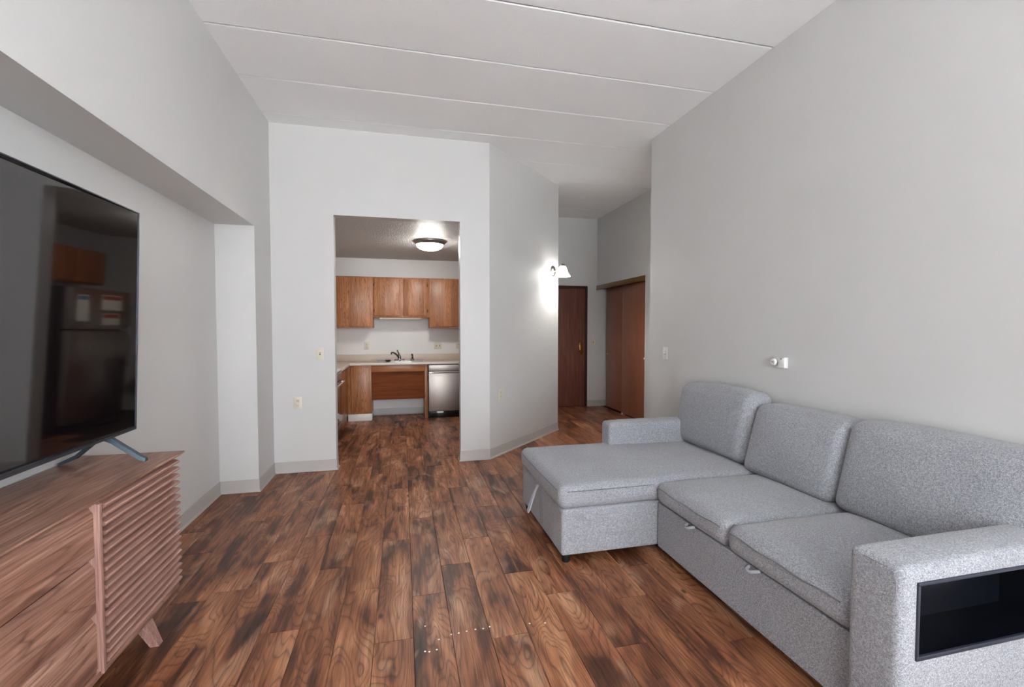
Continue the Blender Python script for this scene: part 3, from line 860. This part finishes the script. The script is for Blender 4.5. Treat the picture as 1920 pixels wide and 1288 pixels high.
# stove
rg = thing('kitchen_range', 'black electric stove beside the kitchen doorway', 'stove', (-1.1, 5.7, 0))
P_box('body', 'black', rg, -1.386, -0.775, 5.34, 6.088, 0.02, 0.845, bev=0.003)
P_box('cooktop', 'white', rg, -1.386, -0.755, 5.336, 6.090, 0.846, 0.868, bev=0.006)
P_box('oven_door', 'blackgloss', rg, -0.774, -0.748, 5.36, 6.07, 0.22, 0.73, bev=0.005)
P_box('storage_drawer', 'blackgloss', rg, -0.774, -0.752, 5.36, 6.07, 0.04, 0.205, bev=0.004)
P_box('control_panel', 'steel', rg, -0.774, -0.752, 5.345, 6.08, 0.745, 0.838, bev=0.004)
part('handle', 'chrome', rg, lambda bm: (tube(bm, [(-0.715, 5.42, 0.715), (-0.715, 6.01, 0.715)], 0.011, 12), box(bm, -0.75, -0.71, 5.43, 5.45, 0.706, 0.724), box(bm, -0.75, -0.71, 5.98, 6.0, 0.706, 0.724)))
for bx, by, br in ((-0.93, 5.90, 0.085), (-0.93, 5.52, 0.10), (-1.20, 5.90, 0.10), (-1.20, 5.52, 0.085)):
    bn = part('burner', 'black', rg, lambda bm: [tube(bm, [(bx + r_ * math.cos(a * math.pi / 12), by + r_ * math.sin(a * math.pi / 12), 0.876) for a in range(24)], 0.005, 6, True) for r_ in (br * 0.35, br * 0.6, br * 0.85)])
    part('drip_pan', 'chrome', bn, lambda bm: lathe(bm, [(br, 0.002), (br + 0.012, 0.004), (br + 0.014, 0.0005)], (bx, by, 0.868), (0, 0, 1), 28))

# refrigerator and the cabinet above it: hidden from here but mirrored in the television
fr = thing('refrigerator', 'stainless top-freezer refrigerator mirrored in the dark TV screen', 'refrigerator', (1.5, 6.36, 0))
P_box('case', 'black', fr, 1.27, 1.905, 6.00, 6.74, 0.03, 1.66, bev=0.006)
P_box('freezer_door', 'steelv', fr, 1.205, 1.265, 6.00, 6.74, 1.185, 1.66, bev=0.010)
P_box('fridge_door', 'steelv', fr, 1.205, 1.265, 6.00, 6.74, 0.10, 1.170, bev=0.010)
P_box('grille', 'black', fr, 1.225, 1.268, 6.01, 6.73, 0.015, 0.09)
part('handle', 'nickel', fr, lambda bm: (tube(bm, [(1.20, 6.69, 1.22), (1.165, 6.69, 1.25), (1.165, 6.69, 1.48), (1.20, 6.69, 1.51)], 0.009, 8), tube(bm, [(1.20, 6.69, 0.70), (1.165, 6.69, 0.73), (1.165, 6.69, 1.10), (1.20, 6.69, 1.14)], 0.009, 8)))
c = cabinet('wall_cabinet', 'oak cabinet over the refrigerator, mirrored in the TV screen', (1.7, 6.4, 1.72), 'kitchen wall cabinets')
P_box('body', 'oaky', c, 1.47, 1.915, 6.00, 6.80, 1.72, 2.14, bev=0.001)
P_box('door', 'oaky', c, 1.451, 1.469, 6.02, 6.39, 1.74, 2.12, bev=0.003)
P_box('door', 'oaky', c, 1.451, 1.469, 6.41, 6.78, 1.74, 2.12, bev=0.003)
def sheet(label, mat, y0, y1, z0, z1, band):
    r = thing('paper_sheet', label, 'paper', (1.204, (y0 + y1) / 2, z0), 'papers on the refrigerator')
    P_box('page', mat, r, 1.2022, 1.2042, y0, y1, z0, z1)
    P_box('heading', band, r, 1.2016, 1.2023, y0 + 0.008, y1 - 0.008, z1 - 0.055, z1 - 0.008)
    return r
M['blueband'] = plain('blue_grey_print', lin(96, 118, 150), 0.6)
M['redband'] = plain('red_print', lin(176, 74, 60), 0.6)
M['paper'] = plain('white_paper', lin(228, 224, 216), 0.7)
sheet('calendar page with blue heading on the mirrored freezer door', 'paper', 6.06, 6.20, 1.28, 1.58, 'blueband')
sheet('upper pink flyer on the mirrored freezer door', 'paper', 6.36, 6.62, 1.42, 1.60, 'redband')
sheet('lower flyer with red heading on the mirrored freezer door', 'paper', 6.38, 6.60, 1.24, 1.38, 'redband')

# ------------------------------------------------------------------ TV stand
TY0, TY1, TX0, TX1 = 0.74, 2.548, -1.474, -1.050
ts = thing('tv_stand', 'walnut media stand with slatted door and three drawers', 'tv stand', (-1.27, 1.65, 0))
def top(bm):
    # bevelled slab whose front edge is chamfered underneath
    z0, z1 = 0.757, 0.776
    lo = [(TX0, TY0 + 0.012, z0), (TX1 - 0.014, TY0 + 0.012, z0), (TX1 - 0.014, TY1 - 0.012, z0), (TX0, TY1 - 0.012, z0)]
    mi = [(TX0, TY0, z1 - 0.008), (TX1, TY0, z1 - 0.008), (TX1, TY1, z1 - 0.008), (TX0, TY1, z1 - 0.008)]
    hi = [(TX0, TY0, z1), (TX1, TY0, z1), (TX1, TY1, z1), (TX0, TY1, z1)]
    A, B_, C_ = [[bm.verts.new(p) for p in q] for q in (lo, mi, hi)]
    bm.faces.new(A[::-1]); bm.faces.new(C_)
    for u, w in ((A, B_), (B_, C_)):
        for i in range(4):
            bm.faces.new((u[i], u[(i + 1) % 4], w[(i + 1) % 4], w[i]))
part('top', 'walnut', ts, top)
P_box('side_panel', 'walnutz', ts, TX0 + 0.005, -1.085, 2.468, 2.490, 0.150, 0.757)
P_box('side_panel', 'walnutz', ts, TX0 + 0.005, -1.085, 0.798, 0.820, 0.150, 0.757)
P_box('back_panel', 'walnutb', ts, TX0 + 0.005, TX0 + 0.013, 0.82, 2.468, 0.150, 0.757)
P_box('bottom_board', 'walnut', ts, TX0 + 0.005, -1.062, 0.798, 2.490, 0.128, 0.150, bev=0.002)
for y in (1.908, 1.355):
    part('divider_post', 'walnutz', ts, lambda bm: (box(bm, -1.45, -1.062, y - 0.012, y + 0.012, 0.150, 0.757, bev=0.001), box(bm, -1.0615, -1.050, y - 0.014, y + 0.002, 0.140, 0.755, bev=0.002)))
# slatted doors
NS = 18
for (a, b) in ((1.925, 2.486), (0.80, 1.338)):
    dr = P_box('door', 'slat', ts, -1.088, -1.076, a, b, 0.152, 0.755)
    def slat_m(bm, a=a, b=b):
        sec = [(-1.0755, 0.0105), (-1.060, 0.0085), (-1.0525, 0.0055), (-1.050, 0.002), (-1.050, -0.002), (-1.0525, -0.0055), (-1.060, -0.0085), (-1.0755, -0.0105)]
        r0 = [bm.verts.new((x, a + 0.004, z)) for x, z in sec]; r1 = [bm.verts.new((x, b + (0.010 if a > 1.5 else 0), z)) for x, z in sec]
        n = len(sec)
        for i in range(n):
            bm.faces.new((r0[i], r0[(i + 1) % n], r1[(i + 1) % n], r1[i]))
        bm.faces.new(r0); bm.faces.new(r1[::-1])
    bm = bmesh.new(); slat_m(bm); SM = finish(bm, 'slat', 30)
    for k in range(NS):
        o = link('slat', SM, 'slat', dr)
        o.location = (0, 0, 0.738 - 0.0335 * k)
# drawers: fronts lean so that each one shows a shadow gap above the next
for z0, z1 in ((0.566, 0.750), (0.362, 0.552), (0.158, 0.348)):
    def front(bm):
        A = [bm.verts.new((x, 1.371, z)) for x, z in ((-1.092, z0), (-1.072, z0), (-1.069, z0 + 0.004), (-1.069, z1 - 0.028), (-1.086, z1), (-1.092, z1))]
        B_ = [bm.verts.new((v.co.x, 1.894, v.co.z)) for v in A]
        bm.faces.new(A); bm.faces.new(B_[::-1])
        for i in range(6):
            bm.faces.new((A[i], A[(i + 1) % 6], B_[(i + 1) % 6], B_[i]))
    dd = part('drawer', 'walnut', ts, front)
    P_box('drawer_box', 'walnutb', dd, -1.45, -1.0925, 1.38, 1.885, z0 + 0.012, z1 - 0.03)
for (lx, ly) in ((-1.10, 2.235), (-1.10, 0.98), (-1.42, 2.235), (-1.42, 0.98)):
    sx = 0.045 if lx > -1.2 else -0.02
    sy = 0.02 if ly > 1.5 else -0.02
    def lg(bm):
        a, b = 0.026, 0.017
        hexa(bm, [(lx + sx - b, ly + sy - b, 0), (lx + sx + b, ly + sy - b, 0), (lx + sx + b, ly + sy + b, 0), (lx + sx - b, ly + sy + b, 0)],
             [(lx - a, ly - a, 0.129), (lx + a, ly - a, 0.129), (lx + a, ly + a, 0.129), (lx - a, ly + a, 0.129)])
    part('leg', 'walnutz', ts, lg)

# ------------------------------------------------------------------ television
tv = thing('television', 'large flat-screen TV on angled blue-grey feet on the media stand', 'television', (-1.28, 1.65, 0.776))
VY0, VY1, VZ0, VZ1 = 0.735, 2.580, 0.888, 1.934
VX0 = -1.270
def tvx(y, z):
    return VX0 + 0.039 * (z - VZ0) / (VZ1 - VZ0) + 0.0
def tvgrid(bm, y0, y1, z0, z1, off, ny, nz, bow=0.0):
    rows = []
    for i in range(ny + 1):
        y = y0 + (y1 - y0) * i / ny
        col = []
        for j in range(nz + 1):
            z = z0 + (z1 - z0) * j / nz
            b = bow * ((2 * (y - y0) / (y1 - y0) - 1) ** 2 - 1)
            col.append(bm.verts.new((tvx(y, z) + off + b, y, z)))
        rows.append(col)
    for i in range(ny):
        for j in range(nz):
            bm.faces.new((rows[i][j], rows[i + 1][j], rows[i + 1][j + 1], rows[i][j + 1]))
part('screen', 'screen', tv, lambda bm: tvgrid(bm, VY0 + 0.004, VY1 - 0.004, VZ0 + 0.012, VZ1 - 0.004, 0.0, 48, 8, bow=0.016), 60)
def tvbar(bm, y0, y1, z0, z1, o0, o1):
    hexa(bm, [(tvx(0, z0) + o0, y0, z0), (tvx(0, z0) + o1, y0, z0), (tvx(0, z0) + o1, y1, z0), (tvx(0, z0) + o0, y1, z0)],
         [(tvx(0, z1) + o0, y0, z1), (tvx(0, z1) + o1, y0, z1), (tvx(0, z1) + o1, y1, z1), (tvx(0, z1) + o0, y1, z1)])
def bez(bm):
    tvbar(bm, VY0, VY0 + 0.004, VZ0, VZ1, -0.03, 0.004)
    tvbar(bm, VY1 - 0.004, VY1, VZ0, VZ1, -0.03, 0.004)
    tvbar(bm, VY0 + 0.004, VY1 - 0.004, VZ1 - 0.004, VZ1, -0.03, 0.004)
    tvbar(bm, VY0 + 0.004, VY1 - 0.004, VZ0, VZ0 + 0.012, -0.03, 0.005)
part('bezel', 'tvframe', tv, bez)
part('housing', 'black', tv, lambda bm: tvbar(bm, VY0 + 0.004, VY1 - 0.004, VZ0 + 0.002, VZ1 - 0.004, -0.062, -0.0305))
for fy in (2.385, 0.93):
    def foot(bm):
        # a flat bar bent over a peak: down to the front toe and to the rear toe
        w = 0.016
        pts = [(-1.135, 0.777, 0.014), (-1.155, 0.784, 0.019), (-1.225, 0.836, 0.022), (-1.262, 0.866, 0.022), (-1.298, 0.884, 0.018), (-1.330, 0.866, 0.018), (-1.40, 0.804, 0.018), (-1.445, 0.784, 0.016), (-1.465, 0.777, 0.013)]
        rows = []
        for i, (x, z, tt) in enumerate(pts):
            ww = w if 0 < i < len(pts) - 1 else w * 0.8
            zt = z + tt; zb = z if i not in (3, 4, 5) else z
            rows.append([bm.verts.new(p) for p in ((x, fy - ww, zb), (x, fy + ww, zb), (x, fy + ww * 0.75, zt), (x, fy - ww * 0.75, zt))])
        for a, b in zip(rows, rows[1:]):
            for i in range(4):
                bm.faces.new((a[i], a[(i + 1) % 4], b[(i + 1) % 4], b[i]))
        bm.faces.new(rows[0]); bm.faces.new(rows[-1][::-1])
    part('foot', 'tvfoot', tv, foot, 50)

# ------------------------------------------------------------------ sectional sofa
so = thing('sectional_sofa', 'grey tweed sectional sofa with chaise and storage arm along the wall', 'sofa', (1.75, 2.2, 0))
def wrinkle(q, k, a):
    n = mnoise.noise(Vector(q) * k)
    return n * a
def soft(bm, *a, **k):
    rbox(bm, *a, **k)
def FB(name, *a, **k):
    return part(name, 'fab', so, lambda bm: rbox(bm, *a, **k), 70)
cb = FB('chaise_base', 0.890, 2.30, 2.474, 3.368, 0.048, 0.324, 0.018)
cc = FB('chaise_cushion', 0.874, 2.26, 2.464, 3.372, 0.322, 0.466, 0.048, crown=(0.006, 0, 0.004, 0.004, 0, 0.018), seg=22,
        deform=lambda q: (q.x + wrinkle(q, 5, 0.003), q.y + wrinkle(q + Vector((9, 0, 0)), 5, 0.003), q.z + wrinkle(q + Vector((0, 9, 0)), 4, 0.004)))
def seamline(bm, pts, r=0.0030):
    tube(bm, pts, r, 6)
sb = FB('seat_base', 1.520, 2.40, 1.216, 2.474, 0.048, 0.322, 0.012)
pf = FB('pull_out_front', 1.503, 1.5195, 1.220, 2.462, 0.050, 0.318, 0.008)
for ty in (2.135, 1.68):
    def tab(bm):
        pts = [(1.504, ty + 0.030, 0.312), (1.488, ty + 0.026, 0.306), (1.481, ty + 0.012, 0.303), (1.480, ty - 0.004, 0.306), (1.483, ty - 0.018, 0.313), (1.494, ty - 0.028, 0.318), (1.504, ty - 0.032, 0.320)]
        tube(bm, pts, 0.0075, 8)
    t_ = part('pull_tab', 'strap', pf, tab); t_['label'] = 'pale grey webbing loop'
for (a, b) in ((1.850, 2.460), (1.224, 1.846)):
    sc_ = FB('seat_cushion', 1.486, 2.27, a, b, 0.320, 0.452, 0.046, crown=(0.008, 0, 0.003, 0.003, 0, 0.024), seg=20,
       deform=lambda q: (q.x + wrinkle(q, 6, 0.003), q.y + wrinkle(q + Vector((9, 0, 0)), 6, 0.002), q.z + wrinkle(q + Vector((0, 9, 0)), 4, 0.004)))
    part('seam', 'fabseam', sc_, lambda bm: seamline(bm, [(1.4855 - 0.0075 * (1 - abs(2 * k / 16 - 1) ** 2.5), a + 0.035 + (b - a - 0.07) * k / 16, 0.418 + 0.003 * math.sin(k)) for k in range(17)]))
part('seam', 'fabseam', cc, lambda bm: seamline(bm, [(0.92 + 0.56 * k / 16, 2.4640 - 0.0035 * math.sin(math.pi * k / 16), 0.430) for k in range(17)]))
part('seam', 'fabseam', cc, lambda bm: seamline(bm, [(0.8745 - 0.006 * math.sin(math.pi * k / 16), 2.51 + 0.82 * k / 16, 0.430) for k in range(17)]))
# near arm with storage cubby
CX0, CX1, CZ0, CZ1 = 1.522, 2.14, 0.364, 0.600
AY = 1.040
def armhole(i, side, a, b):
    # face normal y (i=1): a runs along z, b along x
    return i == 1 and side == 0 and CZ0 < a < CZ1 and CX0 < b < CX1
na = FB('near_arm', 1.462, 2.36, AY, 1.216, 0.030, 0.650, 0.026, crown=(0.004, 0, 0, 0, 0, 0.010), seg=14, cuts=((CX0, CX1), (), (CZ0, CZ1)), hole=armhole)
na.name = 'arm'
def cub(bm):
    y0, y1 = AY + 0.001, 1.196
    t = 0.008
    box(bm, CX0, CX1, y1 - t, y1, CZ0, CZ1)
    box(bm, CX0, CX1, y0, y1 - t, CZ0, CZ0 + t)
    box(bm, CX0, CX1, y0, y1 - t, CZ1 - t, CZ1)
    box(bm, CX0, CX0 + t, y0, y1 - t, CZ0 + t, CZ1 - t)
    box(bm, CX1 - t, CX1, y0, y1 - t, CZ0 + t, CZ1 - t)
cu = part('cubby', 'navy', na, cub); cu['label'] = 'navy black storage cubby'
def lip(bm):
    y0, y1 = AY - 0.006, AY + 0.004
    t = 0.010
    box(bm, CX0 - 0.004, CX1 + 0.004, y0, y1, CZ0 - 0.004, CZ0 + t, bev=0.002)
    box(bm, CX0 - 0.004, CX1 + 0.004, y0, y1, CZ1 - t * 0.6, CZ1 + 0.004, bev=0.002)
    box(bm, CX0 - 0.004, CX0 + t * 0.5, y0, y1, CZ0 + t, CZ1 - t * 0.6, bev=0.002)
    box(bm, CX1 - t * 0.5, CX1 + 0.004, y0, y1, CZ0 + t, CZ1 - t * 0.6, bev=0.002)
part('cubby_lip', 'navylip', na, lip)
part('seam', 'fabseam', na, lambda bm: seamline(bm, [(1.4635, 1.060, 0.05), (1.463, 1.060, 0.30), (1.4625, 1.061, 0.60), (1.464, 1.066, 0.628), (1.4655, 1.075, 0.6345), (1.463, 1.13, 0.636), (1.466, 1.185, 0.634)], 0.0013))
fa_ = FB('arm', 1.545, 2.36, 3.222, 3.374, 0.30, 0.642, 0.028, crown=(0.004, 0, 0.004, 0, 0, 0.008))
bf = FB('back_frame', 2.29, 2.432, 1.042, 3.374, 0.048, 0.872, 0.03)
def lean(k, amp, seed, y0, y1, z0, ztop):
    def f(q):
        x = q.x + (q.z - z0) * k
        w = wrinkle(q * 1.0 + Vector((seed, 0, 0)), 6, amp)
        fold = 0
        if seed > 50:                              # creases fanning from the upper near corner of the chaise pillow
            u = (q.y - y0) / (y1 - y0); v = (q.z - z0) / (ztop - z0)
            if u < 0.45:
                fold = 0.011 * math.sin((v * 1.2 + u * 1.3) * 34) * (1 - u / 0.45) * max(0, 1 - abs(v - 0.72) / 0.3)
        return (x + w + fold, q.y + wrinkle(q + Vector((0, seed, 0)), 5, amp), q.z + wrinkle(q + Vector((0, 0, seed)), 5, amp * 0.8))
    return f
FB('back_cushion', 2.165, 2.385, 2.550, 3.335, 0.462, 0.935, 0.070, crown=(0.035, 0.0, 0.012, 0.030, 0.0, 0.018), seg=24, deform=lean(0.13, 0.006, 60, 2.55, 3.335, 0.462, 0.935))
FB('back_cushion', 2.140, 2.355, 1.900, 2.540, 0.450, 0.885, 0.055, crown=(0.025, 0.0, 0.006, 0.006, 0.0, 0.012), seg=20, deform=lean(0.26, 0.004, 5, 1.9, 2.54, 0.45, 0.885))
FB('back_cushion', 2.140, 2.355, 1.050, 1.893, 0.450, 0.900, 0.055, crown=(0.025, 0.0, 0.006, 0.006, 0.0, 0.016), seg=20, deform=lean(0.26, 0.004, 11, 1.05, 1.893, 0.45, 0.9))
for fx, fy in ((0.930, 2.515), (0.930, 3.325), (2.36, 3.325), (1.56, 1.085), (2.36, 1.085), (1.62, 2.3)):
    part('foot', 'black', so, lambda bm: lathe(bm, [(0.0, 0.0), (0.022, 0.0), (0.024, 0.004), (0.028, 0.05), (0.0, 0.052)], (fx, fy, 0.0), (0, 0, 1), 20))
def strap(bm):
    y = 2.93
    pts = [(0.884, y + 0.006, 0.320), (0.868, y + 0.010, 0.285), (0.848, y + 0.016, 0.235), (0.828, y + 0.020, 0.180), (0.818, y + 0.016, 0.150), (0.814, y + 0.004, 0.138),
           (0.814, y - 0.006, 0.140), (0.822, y - 0.014, 0.162), (0.842, y - 0.012, 0.225), (0.864, y - 0.008, 0.282), (0.884, y - 0.006, 0.320)]
    tube(bm, pts, 0.0065, 8)
s_ = part('pull_strap', 'strap', so, strap); s_['label'] = 'pale grey webbing pull loop under the chaise cushion'
part('seam', 'fabseam', cb, lambda bm: (seamline(bm, [(0.8895, 2.90, 0.30), (0.8893, 2.895, 0.18), (0.8895, 2.89, 0.07)], 0.0012), seamline(bm, [(0.8895, 2.875, 0.30), (0.8893, 2.86, 0.18), (0.8895, 2.855, 0.07)], 0.0012)))  # two thin dark lines down the chaise side below the strap

# ------------------------------------------------------------------ sunlight pinhole spots, painted as white discs on the floor
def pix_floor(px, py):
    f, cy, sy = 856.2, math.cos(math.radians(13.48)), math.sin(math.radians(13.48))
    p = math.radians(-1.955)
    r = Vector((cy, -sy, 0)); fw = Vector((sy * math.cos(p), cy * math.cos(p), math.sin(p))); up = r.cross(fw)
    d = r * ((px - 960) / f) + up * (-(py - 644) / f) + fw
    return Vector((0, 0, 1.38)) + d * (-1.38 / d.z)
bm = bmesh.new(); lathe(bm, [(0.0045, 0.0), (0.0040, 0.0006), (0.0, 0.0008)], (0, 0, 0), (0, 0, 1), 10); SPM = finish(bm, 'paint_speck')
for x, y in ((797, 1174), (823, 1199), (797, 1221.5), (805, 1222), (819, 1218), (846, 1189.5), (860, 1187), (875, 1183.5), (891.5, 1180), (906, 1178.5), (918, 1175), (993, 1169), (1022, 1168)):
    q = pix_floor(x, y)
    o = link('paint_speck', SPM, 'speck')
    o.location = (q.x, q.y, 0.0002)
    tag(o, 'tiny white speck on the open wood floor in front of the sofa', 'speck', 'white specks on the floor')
